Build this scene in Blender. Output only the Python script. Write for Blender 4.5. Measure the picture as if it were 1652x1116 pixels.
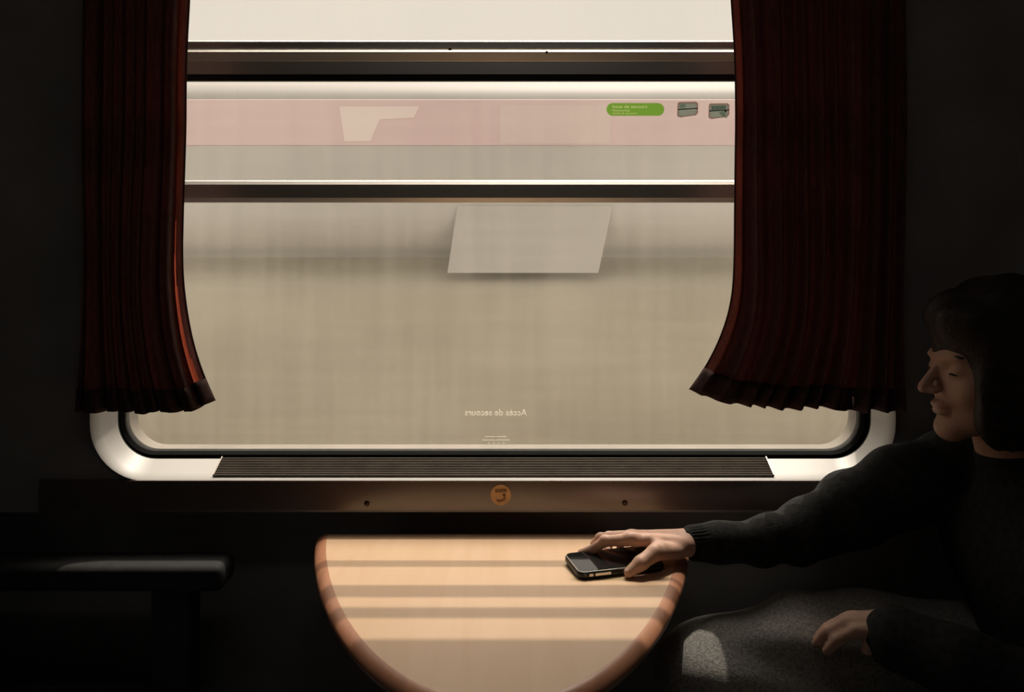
import bpy, bmesh, math, random
import numpy as np
from mathutils import Vector

# ------------------------------------------------------------------ clear
for o in list(bpy.data.objects):
    bpy.data.objects.remove(o, do_unlink=True)
scene = bpy.context.scene
C = scene.collection

# ------------------------------------------------------------------ camera, world, sun, exposure
EYE = 1.28            # camera height above the coach floor
F = 1300.0            # focal length in pixels of the 1652 x 1116 frame
HY = 400.0            # horizon row (level camera, lens shifted down)
cam_d = bpy.data.cameras.new('camera')
cam_d.sensor_width = 36.0
cam_d.lens = 36.0 * F / 1652.0
cam_d.shift_y = -(558.0 - HY) / 1652.0
cam_d.clip_start = 0.02
cam = bpy.data.objects.new('camera', cam_d)
cam.location = (0, 0, EYE)
cam.rotation_euler = (math.pi / 2, 0, 0)
C.objects.link(cam)
scene.camera = cam

world = bpy.data.worlds.new('hazy_sky')
scene.world = world
world.use_nodes = True
bg = world.node_tree.nodes['Background']
bg.inputs['Color'].default_value = (1.0, 0.915, 0.80, 1)
bg.inputs['Strength'].default_value = 0.84

def add_sun(name, strength, angle, color):
    d = bpy.data.lights.new(name, 'SUN')
    d.energy = strength
    d.angle = math.radians(angle)
    d.color = color
    o = bpy.data.objects.new(name, d)
    o.rotation_euler = Vector((-0.30, -1.0, -2.43)).to_track_quat('-Z', 'Y').to_euler()
    o.location = (1.5, 6, 12)
    C.objects.link(o)
    return o
add_sun('sun', 2.7, 0.6, (1.0, 0.90, 0.79))
add_sun('sun_haze', 5.2, 46.0, (1.0, 0.91, 0.80))

vs = scene.view_settings
vs.view_transform = 'Standard'
vs.look = 'None'
vs.exposure = 0.0
vs.gamma = 1.0
vs.use_curve_mapping = False

# ------------------------------------------------------------------ materials
def mat(name, color=(.5, .5, .5), rough=.6, metal=0.0, spec=.5, noise=None, bump=None, coat=0.0):
    """noise = (scale xyz, amount, detail); bump = (scale xyz, strength)"""
    m = bpy.data.materials.new(name)
    m.use_nodes = True
    nt = m.node_tree
    b = nt.nodes['Principled BSDF']
    b.inputs['Base Color'].default_value = (*color, 1)
    b.inputs['Roughness'].default_value = rough
    b.inputs['Metallic'].default_value = metal
    b.inputs['Specular IOR Level'].default_value = spec
    b.inputs['Coat Weight'].default_value = coat
    tc = None
    def tex(scale, detail):
        nonlocal tc
        if tc is None:
            tc = nt.nodes.new('ShaderNodeTexCoord')
        mp = nt.nodes.new('ShaderNodeMapping')
        mp.inputs['Scale'].default_value = scale
        nt.links.new(tc.outputs['Object'], mp.inputs['Vector'])
        n = nt.nodes.new('ShaderNodeTexNoise')
        n.inputs['Scale'].default_value = 1.0
        n.inputs['Detail'].default_value = detail
        nt.links.new(mp.outputs['Vector'], n.inputs['Vector'])
        return n
    if noise:
        n = tex(noise[0], noise[2])
        r = nt.nodes.new('ShaderNodeValToRGB')
        a = noise[1]
        r.color_ramp.elements[0].position = .3
        r.color_ramp.elements[1].position = .7
        r.color_ramp.elements[0].color = (*[c * (1 - a) for c in color], 1)
        r.color_ramp.elements[1].color = (*[min(1, c * (1 + a)) for c in color], 1)
        nt.links.new(n.outputs['Fac'], r.inputs['Fac'])
        nt.links.new(r.outputs['Color'], b.inputs['Base Color'])
    if bump:
        n = tex(bump[0], 3)
        bp = nt.nodes.new('ShaderNodeBump')
        bp.inputs['Strength'].default_value = bump[1]
        bp.inputs['Distance'].default_value = .002
        nt.links.new(n.outputs['Fac'], bp.inputs['Height'])
        nt.links.new(bp.outputs['Normal'], b.inputs['Normal'])
    return m

def cloth_mat(name, color, trans, fac, scale=(900, 900, 900), rough=.9):
    """woven fabric that lets a little light through"""
    m = mat(name, color, rough, spec=.15, noise=((260, 260, 40), .25, 2), bump=(scale, .5))
    nt = m.node_tree
    out = nt.nodes['Material Output']
    b = nt.nodes['Principled BSDF']
    t = nt.nodes.new('ShaderNodeBsdfTranslucent')
    t.inputs['Color'].default_value = (*trans, 1)
    mx = nt.nodes.new('ShaderNodeMixShader')
    mx.inputs[0].default_value = fac
    nt.links.new(b.outputs[0], mx.inputs[1])
    nt.links.new(t.outputs[0], mx.inputs[2])
    nt.links.new(mx.outputs[0], out.inputs['Surface'])
    return m

def glass_mat(name):
    """dirty train window: mostly clear, a mirror at grazing angles, dust that scatters light"""
    m = bpy.data.materials.new(name)
    m.use_nodes = True
    nt = m.node_tree
    nt.nodes.clear()
    N, L = nt.nodes.new, nt.links.new
    out = N('ShaderNodeOutputMaterial')
    tr = N('ShaderNodeBsdfTransparent')
    tr.inputs['Color'].default_value = (.985, .98, .965, 1)
    gl = N('ShaderNodeBsdfGlossy')
    gl.inputs['Roughness'].default_value = .02
    gl.inputs['Color'].default_value = (1, 1, 1, 1)
    lw = N('ShaderNodeLayerWeight')
    lw.inputs['Blend'].default_value = .5
    pw = N('ShaderNodeMath'); pw.operation = 'POWER'; pw.inputs[1].default_value = 5
    L(lw.outputs['Facing'], pw.inputs[0])
    ma = N('ShaderNodeMath'); ma.operation = 'MULTIPLY_ADD'
    ma.inputs[1].default_value = .5; ma.inputs[2].default_value = .035
    L(pw.outputs[0], ma.inputs[0])
    m1 = N('ShaderNodeMixShader')
    L(ma.outputs[0], m1.inputs[0]); L(tr.outputs[0], m1.inputs[1]); L(gl.outputs[0], m1.inputs[2])
    # dust film
    du = N('ShaderNodeBsdfTranslucent'); du.inputs['Color'].default_value = (.85, .80, .70, 1)
    tc = N('ShaderNodeTexCoord')
    def noise(scale, detail, lo, hi):
        mp = N('ShaderNodeMapping'); mp.inputs['Scale'].default_value = scale
        L(tc.outputs['Object'], mp.inputs['Vector'])
        n = N('ShaderNodeTexNoise'); n.inputs['Scale'].default_value = 1; n.inputs['Detail'].default_value = detail
        L(mp.outputs[0], n.inputs['Vector'])
        r = N('ShaderNodeMapRange'); r.inputs['From Min'].default_value = .35; r.inputs['From Max'].default_value = .7
        r.inputs['To Min'].default_value = lo; r.inputs['To Max'].default_value = hi
        L(n.outputs['Fac'], r.inputs['Value'])
        return r.outputs[0]
    a = noise((2.2, 2, 3.2), 6, .01, .05)
    b = noise((40, 2, 2.2), 3, 0, .018)
    c = noise((3, 2, 60), 4, 0, .012)
    s = N('ShaderNodeMath'); s.operation = 'ADD'; L(a, s.inputs[0]); L(b, s.inputs[1])
    s2 = N('ShaderNodeMath'); s2.operation = 'ADD'; L(s.outputs[0], s2.inputs[0]); L(c, s2.inputs[1])
    m2 = N('ShaderNodeMixShader')
    L(s2.outputs[0], m2.inputs[0]); L(m1.outputs[0], m2.inputs[1]); L(du.outputs[0], m2.inputs[2])
    L(m2.outputs[0], out.inputs['Surface'])
    return m

def film_mat(name, color, tint, clear=.6):
    """printed film on glass: partly see-through in its own colour, partly scattering"""
    m = mat(name, color, .5, spec=.3)
    nt = m.node_tree
    t = nt.nodes.new('ShaderNodeBsdfTranslucent'); t.inputs['Color'].default_value = (*color, 1)
    tr = nt.nodes.new('ShaderNodeBsdfTransparent'); tr.inputs['Color'].default_value = (*tint, 1)
    m1 = nt.nodes.new('ShaderNodeMixShader'); m1.inputs[0].default_value = .7
    m2 = nt.nodes.new('ShaderNodeMixShader'); m2.inputs[0].default_value = clear
    nt.links.new(nt.nodes['Principled BSDF'].outputs[0], m1.inputs[1])
    nt.links.new(t.outputs[0], m1.inputs[2])
    nt.links.new(m1.outputs[0], m2.inputs[1])
    nt.links.new(tr.outputs[0], m2.inputs[2])
    nt.links.new(m2.outputs[0], nt.nodes['Material Output'].inputs['Surface'])
    return m

def wood_mat(name, c1, c2, rough, coat):
    m = mat(name, c1, rough, coat=coat)
    nt = m.node_tree
    N, L = nt.nodes.new, nt.links.new
    b = nt.nodes['Principled BSDF']
    b.inputs['Coat Roughness'].default_value = .3
    tc = N('ShaderNodeTexCoord')
    mp = N('ShaderNodeMapping'); mp.inputs['Scale'].default_value = (38, 3.2, 3)
    L(tc.outputs['Object'], mp.inputs['Vector'])
    n1 = N('ShaderNodeTexNoise'); n1.inputs['Scale'].default_value = 1; n1.inputs['Detail'].default_value = 6
    n1.inputs['Distortion'].default_value = .6
    L(mp.outputs[0], n1.inputs['Vector'])
    mp2 = N('ShaderNodeMapping'); mp2.inputs['Scale'].default_value = (4, 2.0, 2)
    L(tc.outputs['Object'], mp2.inputs['Vector'])
    n2 = N('ShaderNodeTexNoise'); n2.inputs['Scale'].default_value = 1; n2.inputs['Detail'].default_value = 3
    L(mp2.outputs[0], n2.inputs['Vector'])
    ad = N('ShaderNodeMath'); ad.operation = 'ADD'
    L(n1.outputs['Fac'], ad.inputs[0]); L(n2.outputs['Fac'], ad.inputs[1])
    r = N('ShaderNodeValToRGB')
    r.color_ramp.elements[0].position = .38; r.color_ramp.elements[1].position = .62
    r.color_ramp.elements[0].color = (*c2, 1); r.color_ramp.elements[1].color = (*c1, 1)
    hf = N('ShaderNodeMath'); hf.operation = 'MULTIPLY'; hf.inputs[1].default_value = .5
    L(ad.outputs[0], hf.inputs[0]); L(hf.outputs[0], r.inputs['Fac'])
    L(r.outputs['Color'], b.inputs['Base Color'])
    return m

M = {
    'wall': mat('dark_wall_laminate', (.34, .33, .32), .85, noise=((6, 6, 6), .15, 3)),
    'panel': mat('brown_panel_laminate', (.125, .085, .07), .36, spec=1.0, noise=((9, 9, 9), .15, 4), coat=.7),
    'floor': mat('dark_floor_lino', (.12, .115, .11), .8, noise=((30, 30, 30), .3, 3)),
    'ceiling': mat('dark_ceiling', (.30, .29, .285), .85, noise=((5, 5, 5), .1, 2)),
    'bezel': mat('cream_painted_bezel', (.58, .56, .525), .42, noise=((5, 5, 14), .05, 4)),
    'gasket': mat('black_rubber', (.007, .007, .007), .85, spec=.2, noise=((20, 20, 20), .2, 2)),
    'alu': mat('window_aluminium', (.84, .80, .73), .46, metal=1.0, noise=((3, 40, 40), .05, 3)),
    'black_trim': mat('black_anodised_trim', (.012, .012, .012), .45),
    'ledge': mat('painted_ledge', (.19, .165, .135), .7, noise=((12, 12, 12), .12, 4)),
    'glass': glass_mat('dusty_window_glass'),
    'slat': mat('grille_dark_metal', (.40, .35, .30), .42, metal=.5, noise=((30, 30, 30), .1, 2)),
    'grille_well': mat('grille_dark_well', (.03, .026, .023), .8, noise=((30, 30, 30), .1, 2)),
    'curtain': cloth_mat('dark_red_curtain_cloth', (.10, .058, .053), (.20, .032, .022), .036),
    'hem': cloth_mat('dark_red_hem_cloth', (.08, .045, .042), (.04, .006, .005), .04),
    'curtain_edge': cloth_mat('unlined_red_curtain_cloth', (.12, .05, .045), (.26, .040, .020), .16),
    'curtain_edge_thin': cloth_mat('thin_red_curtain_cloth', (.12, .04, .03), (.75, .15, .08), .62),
    'chrome': mat('chrome', (.75, .75, .75), .15, metal=1.0, noise=((40, 40, 40), .05, 2)),
    'wood': wood_mat('pale_beech_top', (.63, .43, .275), (.585, .38, .225), .45, .2),
    'edge': wood_mat('brown_wood_edging', (.52, .24, .135), (.38, .165, .09), .38, .3),
    'bracket': mat('dark_bracket_metal', (.12, .115, .11), .7, metal=0, noise=((20, 20, 20), .1, 2)),
    'seat': mat('dark_blue_seat_fabric', (.055, .062, .075), .9, noise=((60, 60, 60), .4, 3), bump=((500, 500, 500), .4)),
    'armrest': mat('black_armrest_vinyl', (.028, .028, .027), .8, noise=((50, 50, 50), .2, 2)),
    'skin': mat('skin', (.60, .365, .27), .5, spec=.4, noise=((70, 70, 70), .06, 4), bump=((600, 600, 600), .25)),
    'nail': mat('fingernail', (.72, .47, .38), .25, noise=((90, 90, 90), .04, 2)),
    'sweater': mat('black_knit_wool', (.034, .0335, .033), .95, spec=.1, noise=((90, 90, 90), .3, 3), bump=((420, 420, 420), .8)),
    'trouser': mat('grey_trouser_cloth', (.36, .345, .32), .9, spec=.15, noise=((240, 240, 240), .35, 3), bump=((600, 600, 600), .6)),
    'hair': mat('dark_brown_hair', (.028, .018, .013), .5, noise=((20, 120, 120), .5, 3), bump=((40, 300, 300), .8)),
    'shoe': mat('black_leather', (.014, .013, .012), .4, noise=((40, 40, 40), .2, 2)),
    'phone_glass': mat('phone_screen_glass', (.012, .013, .013), .06, spec=1.0, noise=((30, 30, 30), .1, 2)),
    'phone_case': mat('black_phone_case', (.016, .015, .014), .4, noise=((60, 60, 60), .15, 2)),
    'phone_metal': mat('phone_metal_rim', (.60, .56, .50), .25, metal=1.0, noise=((60, 60, 60), .06, 2)),
    'badge': mat('orange_badge_print', (.66, .38, .17), .5, noise=((120, 120, 120), .12, 2)),
    'badge_dark': mat('badge_dark_print', (.22, .10, .02), .5, noise=((120, 120, 120), .12, 2)),
    'screw': mat('screw_head', (.06, .04, .03), .35, metal=.8, noise=((90, 90, 90), .1, 2)),
    'green': film_mat('green_sticker_film', (.10, .36, .012), (.38, .66, .16), .5),
    'white_film': film_mat('white_lettering_film', (.90, .86, .76), (1, 1, 1), .45),
    'pale_green_film': film_mat('pale_green_lettering_film', (.52, .72, .22), (.9, .98, .7), .5),
    'picto_frame': film_mat('pictogram_brown_film', (.15, .11, .085), (.5, .44, .40), .45),
    'picto_pane': film_mat('pictogram_grey_green_film', (.25, .30, .27), (.70, .78, .74), .65),
    'picto_light': film_mat('pictogram_pale_film', (.75, .80, .74), (.9, .95, .92), .12),
    'picto_bar': film_mat('pictogram_bar_film', (.05, .10, .09), (.35, .45, .43), .45),
    'body_grey': mat('coach_grey_paint', (.57, .55, .52), .6, noise=((.5, 1, 4), .05, 5)),
    'body_low': mat('coach_lower_paint', (.46, .42, .335), .6, noise=((.5, 1, 3), .07, 5)),
    'body_pink': mat('coach_pink_stripe_paint', (.76, .57, .58), .55, noise=((.8, 1, 3), .05, 4)),
    'body_reflection': mat('coach_reflection_grey', (.53, .51, .475), .55, noise=((.8, 1, 3), .04, 4)),  # paler tone imitates a reflection in the window glass
    'roof_white': mat('coach_roof_paint', (.22, .21, .198), .6, noise=((.7, 1, 3), .06, 4)),
    'ballast': mat('grey_ballast', (.38, .34, .29), .9, noise=((8, 8, 8), .4, 5), bump=((20, 20, 20), 1)),
    'outer_skin': mat('own_coach_outer_paint', (.55, .50, .44), .6, noise=((1, 1, 2), .06, 3)),
}

sk = M['skin'].node_tree.nodes['Principled BSDF']
sk.inputs['Subsurface Weight'].default_value = .18
sk.inputs['Subsurface Radius'].default_value = (1.0, .35, .2)
sk.inputs['Subsurface Scale'].default_value = .006
M['panel'].node_tree.nodes['Principled BSDF'].inputs['Coat Roughness'].default_value = .3

# ------------------------------------------------------------------ helpers
def obj(name, verts, faces, m, parent=None, smooth=False):
    me = bpy.data.meshes.new(name)
    me.from_pydata([tuple(v) for v in verts], [], [tuple(f) for f in faces])
    me.materials.append(m)
    me.update()
    if smooth:
        me.polygons.foreach_set('use_smooth', [True] * len(me.polygons))
    o = bpy.data.objects.new(name, me)
    C.objects.link(o)
    if parent:
        o.parent = parent
        o.matrix_parent_inverse = parent.matrix_world.inverted() if False else o.matrix_parent_inverse
        o.location = -Vector(parent.location) if parent.type == 'EMPTY' else Vector((0, 0, 0))
    return o

def from_bm(name, bm, m, parent=None, smooth=False, angle=None):
    bmesh.ops.recalc_face_normals(bm, faces=bm.faces)
    me = bpy.data.meshes.new(name)
    bm.to_mesh(me); bm.free()
    me.materials.append(m)
    if smooth:
        me.polygons.foreach_set('use_smooth', [True] * len(me.polygons))
        if angle:
            me.set_sharp_from_angle(angle=math.radians(angle))
    o = bpy.data.objects.new(name, me)
    C.objects.link(o)
    if parent:
        o.parent = parent
        if parent.type == 'EMPTY':
            o.location = -Vector(parent.location)
    return o

def thing(name, label, cat, loc=(0, 0, 0), group=None):
    o = bpy.data.objects.new(name, None)
    o.empty_display_size = .1
    o.location = loc
    C.objects.link(o)
    tag(o, label, cat, group)
    return o

def tag(o, label=None, cat=None, group=None, kind=None):
    if label: o['label'] = label
    if cat: o['category'] = cat
    if group: o['group'] = group
    if kind: o['kind'] = kind
    return o

def box(name, lo, hi, m, parent=None, bevel=0.0, seg=2):
    bm = bmesh.new()
    bmesh.ops.create_cube(bm, size=1)
    for v in bm.verts:
        for i in range(3):
            v.co[i] = lo[i] if v.co[i] < 0 else hi[i]
    if bevel:
        bmesh.ops.bevel(bm, geom=bm.edges[:], offset=bevel, segments=seg, profile=.6, affect='EDGES')
    return from_bm(name, bm, m, parent, smooth=bool(bevel), angle=50 if bevel else None)

def PX(px, py, d):
    """point at depth d that lies on pixel (px, py)"""
    return Vector(((px - 826) * d / F, d, EYE + (HY - py) * d / F))

def extrude_x(name, prof, x0, x1, m, parent=None, closed=True, smooth=False, angle=30, nx=1):
    bm = bmesh.new()
    rows = []
    for i in range(nx + 1):
        x = x0 + (x1 - x0) * i / nx
        rows.append([bm.verts.new((x, y, z)) for y, z in prof])
    n = len(prof)
    for i in range(nx):
        for k in range(n if closed else n - 1):
            bm.faces.new((rows[i][k], rows[i][(k + 1) % n], rows[i + 1][(k + 1) % n], rows[i + 1][k]))
    if closed:
        bm.faces.new(rows[0]); bm.faces.new(list(reversed(rows[-1])))
    return from_bm(name, bm, m, parent, smooth, angle)

def rrect(x0, x1, z0, z1, r, n=12):
    pts = []
    for cx, cz, a0 in ((x1 - r, z1 - r, 0), (x0 + r, z1 - r, 90), (x0 + r, z0 + r, 180), (x1 - r, z0 + r, 270)):
        for i in range(n + 1):
            a = math.radians(a0 + 90 * i / n)
            pts.append((cx + r * math.cos(a), cz + r * math.sin(a)))
    return pts

def loops_xz(name, loops, m, parent=None, smooth=True, angle=35):
    """skin consecutive closed loops [(pts_xz, y), ...]"""
    verts, faces = [], []
    n = len(loops[0][0])
    for pts, y in loops:
        verts += [(x, y, z) for x, z in pts]
    for k in range(len(loops) - 1):
        for i in range(n):
            j = (i + 1) % n
            faces.append((k * n + i, k * n + j, (k + 1) * n + j, (k + 1) * n + i))
    bm = bmesh.new()
    vv = [bm.verts.new(v) for v in verts]
    for f in faces:
        bm.faces.new([vv[i] for i in f])
    return from_bm(name, bm, m, parent, smooth, angle)

def plate(name, pts_xz, y0, y1, m, parent=None):
    """flat plate with an outline in the window plane, from y0 to y1"""
    bm = bmesh.new()
    a = [bm.verts.new((x, y0, z)) for x, z in pts_xz]
    b = [bm.verts.new((x, y1, z)) for x, z in pts_xz]
    n = len(a)
    bm.faces.new(a); bm.faces.new(list(reversed(b)))
    for i in range(n):
        bm.faces.new((a[i], b[i], b[(i + 1) % n], a[(i + 1) % n]))
    return from_bm(name, bm, m, parent)

def text_mesh(name, body, width, x_left, z_base, y, m, parent=None, mirror=False, thick=.0002, bold=.0, cap=None):
    """lettering in the window plane, scaled to a width; mirror = reads from outside"""
    cu = bpy.data.curves.new('txt', 'FONT')
    cu.body = body
    cu.size = 1
    cu.offset = bold
    cu.extrude = 0
    t = bpy.data.objects.new('txt', cu)
    C.objects.link(t)
    dg = bpy.context.evaluated_depsgraph_get()
    me = bpy.data.meshes.new_from_object(t.evaluated_get(dg))
    bpy.data.objects.remove(t, do_unlink=True)
    xs = [v.co.x for v in me.vertices]
    zs = [v.co.y for v in me.vertices]
    s = width / (max(xs) - min(xs))
    sz = s if cap is None else cap / max(zs)
    x0 = min(xs)
    for v in me.vertices:
        u = (v.co.x - x0) * s
        if mirror:
            u = width - u
        v.co = (x_left + u, y, z_base + v.co.y * sz)
    me.name = name
    me.materials.clear(); me.materials.append(m)
    bm = bmesh.new(); bm.from_mesh(me); bpy.data.meshes.remove(me)
    ext = bmesh.ops.extrude_face_region(bm, geom=bm.faces[:])
    for v in [g for g in ext['geom'] if isinstance(g, bmesh.types.BMVert)]:
        v.co.y -= thick
    return from_bm(name, bm, m, parent)

# ------------------------------------------------------------------ signed distance surfaces
def axis(*segs):
    """non-uniform axis: (start, end, step), ... contiguous"""
    a = []
    for s, e, st in segs:
        n = max(1, int(round((e - s) / st)))
        a += list(np.linspace(s, e, n, endpoint=False))
    a.append(segs[-1][1])
    return np.array(a)

class Field:
    def __init__(self, ax, ay, az):
        self.a = (ax, ay, az)
        self.f = np.full((len(ax), len(ay), len(az)), .08)
    def sub(self, lo, hi):
        sl = []
        for k in range(3):
            i0 = np.searchsorted(self.a[k], lo[k]); i1 = np.searchsorted(self.a[k], hi[k])
            sl.append(slice(max(0, i0 - 1), min(len(self.a[k]), i1 + 1)))
        sl = tuple(sl)
        g = np.meshgrid(*[self.a[k][sl[k]] for k in range(3)], indexing='ij')
        return sl, g
    def _blend(self, sl, d, k, mode):
        f = self.f[sl]
        if mode == 'add':
            if k > 0:
                h = np.clip(.5 + .5 * (f - d) / k, 0, 1)
                self.f[sl] = f * (1 - h) + d * h - k * h * (1 - h)
            else:
                self.f[sl] = np.minimum(f, d)
        else:
            d = -d
            h = np.clip(.5 - .5 * (f - d) / max(k, 1e-6), 0, 1)
            self.f[sl] = f * (1 - h) + d * h + k * h * (1 - h)
    def cone(self, p, q, r0, r1, k=.01, mode='add'):
        p, q = np.array(p, float), np.array(q, float)
        R = max(r0, r1) + .03 + k
        sl, (x, y, z) = self.sub(np.minimum(p, q) - R, np.maximum(p, q) + R)
        d = q - p
        L = max(float(d @ d), 1e-12)
        t = np.clip(((x - p[0]) * d[0] + (y - p[1]) * d[1] + (z - p[2]) * d[2]) / L, 0, 1)
        dist = np.sqrt((x - p[0] - t * d[0]) ** 2 + (y - p[1] - t * d[1]) ** 2 + (z - p[2] - t * d[2]) ** 2)
        self._blend(sl, dist - (r0 + (r1 - r0) * t), k, mode)
    def chain(self, pts, radii, k=.01):
        for i in range(len(pts) - 1):
            self.cone(pts[i], pts[i + 1], radii[i], radii[i + 1], k)
    def ell(self, c, r, k=.01, mode='add', rot=0.0):
        """ellipsoid, rot about the Y axis (degrees, nose-down positive)"""
        c, r = np.array(c, float), np.array(r, float)
        R = max(r) + .03 + k
        sl, (x, y, z) = self.sub(c - R, c + R)
        dx, dy, dz = x - c[0], y - c[1], z - c[2]
        if rot:
            a = math.radians(rot)
            dx, dz = dx * math.cos(a) - dz * math.sin(a), dx * math.sin(a) + dz * math.cos(a)
        q = np.sqrt((dx / r[0]) ** 2 + (dy / r[1]) ** 2 + (dz / r[2]) ** 2)
        q2 = np.sqrt((dx / r[0] ** 2) ** 2 + (dy / r[1] ** 2) ** 2 + (dz / r[2] ** 2) ** 2) + 1e-9
        self._blend(sl, q * (q - 1) / q2, k, mode)
    def half(self, p, n):
        """cut away everything on the +n side of the plane"""
        n = np.array(n, float); n /= np.linalg.norm(n)
        g = np.meshgrid(*self.a, indexing='ij')
        d = (g[0] - p[0]) * n[0] + (g[1] - p[1]) * n[1] + (g[2] - p[2]) * n[2]
        self.f = np.maximum(self.f, d)
    def wrinkle(self, fn, lo, hi):
        sl, g = self.sub(lo, hi)
        self.f[sl] += fn(*g)
    def mesh(self, name, m, parent=None, smooth=1):
        """naive surface nets on the (non-uniform) grid"""
        f = self.f
        nx, ny, nz = f.shape
        ins = f < 0
        corner = [(i, j, k) for i in (0, 1) for j in (0, 1) for k in (0, 1)]
        cnt = np.zeros((nx - 1, ny - 1, nz - 1), np.int8)
        for i, j, k in corner:
            cnt += ins[i:nx - 1 + i, j:ny - 1 + j, k:nz - 1 + k]
        act = (cnt > 0) & (cnt < 8)
        ci, cj, ck = np.nonzero(act)
        idx = np.full(act.shape, -1, np.int64)
        idx[ci, cj, ck] = np.arange(len(ci))
        A = self.a
        pos = np.zeros((len(ci), 3)); w = np.zeros(len(ci))
        edges = [(a, b) for a in corner for b in corner if sum(abs(a[t] - b[t]) for t in range(3)) == 1 and a < b]
        for a, b in edges:
            fa = f[ci + a[0], cj + a[1], ck + a[2]]
            fb = f[ci + b[0], cj + b[1], ck + b[2]]
            x = (fa < 0) != (fb < 0)
            t = np.where(x, fa / np.where(x, fa - fb, 1), 0)
            pa = np.stack([A[0][ci + a[0]], A[1][cj + a[1]], A[2][ck + a[2]]], 1)
            pb = np.stack([A[0][ci + b[0]], A[1][cj + b[1]], A[2][ck + b[2]]], 1)
            pos += np.where(x[:, None], pa + (pb - pa) * t[:, None], 0)
            w += x
        pos /= w[:, None]
        quads = []
        for ax in range(3):
            sh = [slice(0, f.shape[t] - (1 if t == ax else 0)) for t in range(3)]
            sh2 = list(sh); sh2[ax] = slice(1, f.shape[ax])
            a, b = ins[tuple(sh)], ins[tuple(sh2)]
            o1, o2 = [t for t in range(3) if t != ax]
            e = np.array(np.nonzero(a != b))
            ok = (e[o1] > 0) & (e[o2] > 0) & (e[o1] < f.shape[o1] - 1) & (e[o2] < f.shape[o2] - 1)
            e = e[:, ok]
            flip = a[tuple(e)]
            def cell(d1, d2):
                c = e.copy(); c[o1] -= d1; c[o2] -= d2
                return idx[tuple(c)]
            q = np.stack([cell(1, 1), cell(0, 1), cell(0, 0), cell(1, 0)], 1)
            if ax == 1:
                flip = ~flip
            q[~flip] = q[~flip][:, ::-1]
            quads.append(q)
        q = np.concatenate(quads)
        q = q[(q >= 0).all(1)]
        # light Laplacian smoothing
        for _ in range(smooth):
            acc = np.zeros_like(pos); n = np.zeros(len(pos))
            for s in range(4):
                i, j = q[:, s], q[:, (s + 1) % 4]
                np.add.at(acc, i, pos[j]); np.add.at(n, i, 1)
                np.add.at(acc, j, pos[i]); np.add.at(n, j, 1)
            pos = pos * .5 + .5 * acc / np.maximum(n, 1)[:, None]
        me = bpy.data.meshes.new(name)
        me.vertices.add(len(pos)); me.vertices.foreach_set('co', pos.ravel())
        me.loops.add(q.size); me.loops.foreach_set('vertex_index', q.ravel())
        me.polygons.add(len(q))
        me.polygons.foreach_set('loop_start', np.arange(0, q.size, 4))
        me.polygons.foreach_set('use_smooth', [True] * len(q))
        me.update(calc_edges=True); me.validate()
        me.materials.append(m)
        o = bpy.data.objects.new(name, me)
        C.objects.link(o)
        if parent: o.parent = parent
        return o

# ------------------------------------------------------------------ the coach interior (setting)
Y_BEZ, Y_IN, Y_GL, Y_OUT = 1.470, 1.520, 1.580, 1.66
XL, XR, YB, ZC = -1.30, 1.30, -1.60, 2.35
FILL_LAMP = 1.6                                      # strength of the added fill lamp
Z_PB = 0.8035                                   # lower edge of the brown panel under the window

def struct(o, label):
    return tag(o, label, None, kind='structure')

struct(box('floor', (XL, YB, -.06), (XR, Y_OUT, 0), M['floor']), 'dark floor of the train coach')
struct(box('ceiling', (XL - .05, YB, ZC), (XR + .05, Y_OUT, ZC + .06), M['ceiling']), 'dark ceiling of the train coach')
struct(box('wall_left', (XL - .05, YB, -.06), (XL, Y_OUT, ZC), M['wall']), 'dark partition behind the empty seat')
struct(box('wall_right', (XR, YB, -.06), (XR + .05, Y_OUT, ZC), M['wall']), 'dark partition behind the passenger')
struct(box('wall_front', (XL - .05, YB - .05, -.06), (XR + .05, YB, ZC), M['wall']), 'dark aisle side wall')

# window wall: a sheet with a rounded hole, inner and outer skin
out_l = rrect(-.764, .694, .8594, 2.085, .100)
def wall_ring(y, m, name, zlo, loop, parent=None):
    n = len(loop)
    big = []
    cx, cz = -.035, 1.45
    for x, z in loop:                           # project every hole vertex onto the outer rectangle
        dx, dz = x - cx, z - cz
        s = 1e9
        if dx > 1e-9: s = min(s, (XR - cx) / dx)
        if dx < -1e-9: s = min(s, (XL - cx) / dx)
        if dz > 1e-9: s = min(s, (ZC - cz) / dz)
        if dz < -1e-9: s = min(s, (zlo - cz) / dz)
        big.append((cx + dx * s, cz + dz * s))
    return loops_xz(name, [(big, y), (loop, y)], m, parent, smooth=False)
wb = bpy.data.objects.new('wall_back', None); C.objects.link(wb); struct(wb, 'dark window wall of the train coach')
wall_ring(Y_BEZ + .003, M['wall'], 'inner_skin', Z_PB, rrect(-.770, .700, .8534, 2.091, .104), wb)
wall_ring(Y_OUT, M['outer_skin'], 'outer_skin', -.06, rrect(-.80, .73, .845, 2.31, .09), wb)
box('lower_skin', (XL, 1.585, 0), (XR, 1.62, Z_PB), M['wall'], wb)
box('ledge_underside', (XL, Y_BEZ + .003, Z_PB - .006), (XR, 1.62, Z_PB), M['wall'], wb)
for xa, xb, nm in ((XL, -1.05, 'corner_fill'), (1.05, XR, 'corner_fill')):
    box(nm, (xa, Y_BEZ - .002, Z_PB), (xb, Y_BEZ + .004, ZC), M['wall'], wb)

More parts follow.
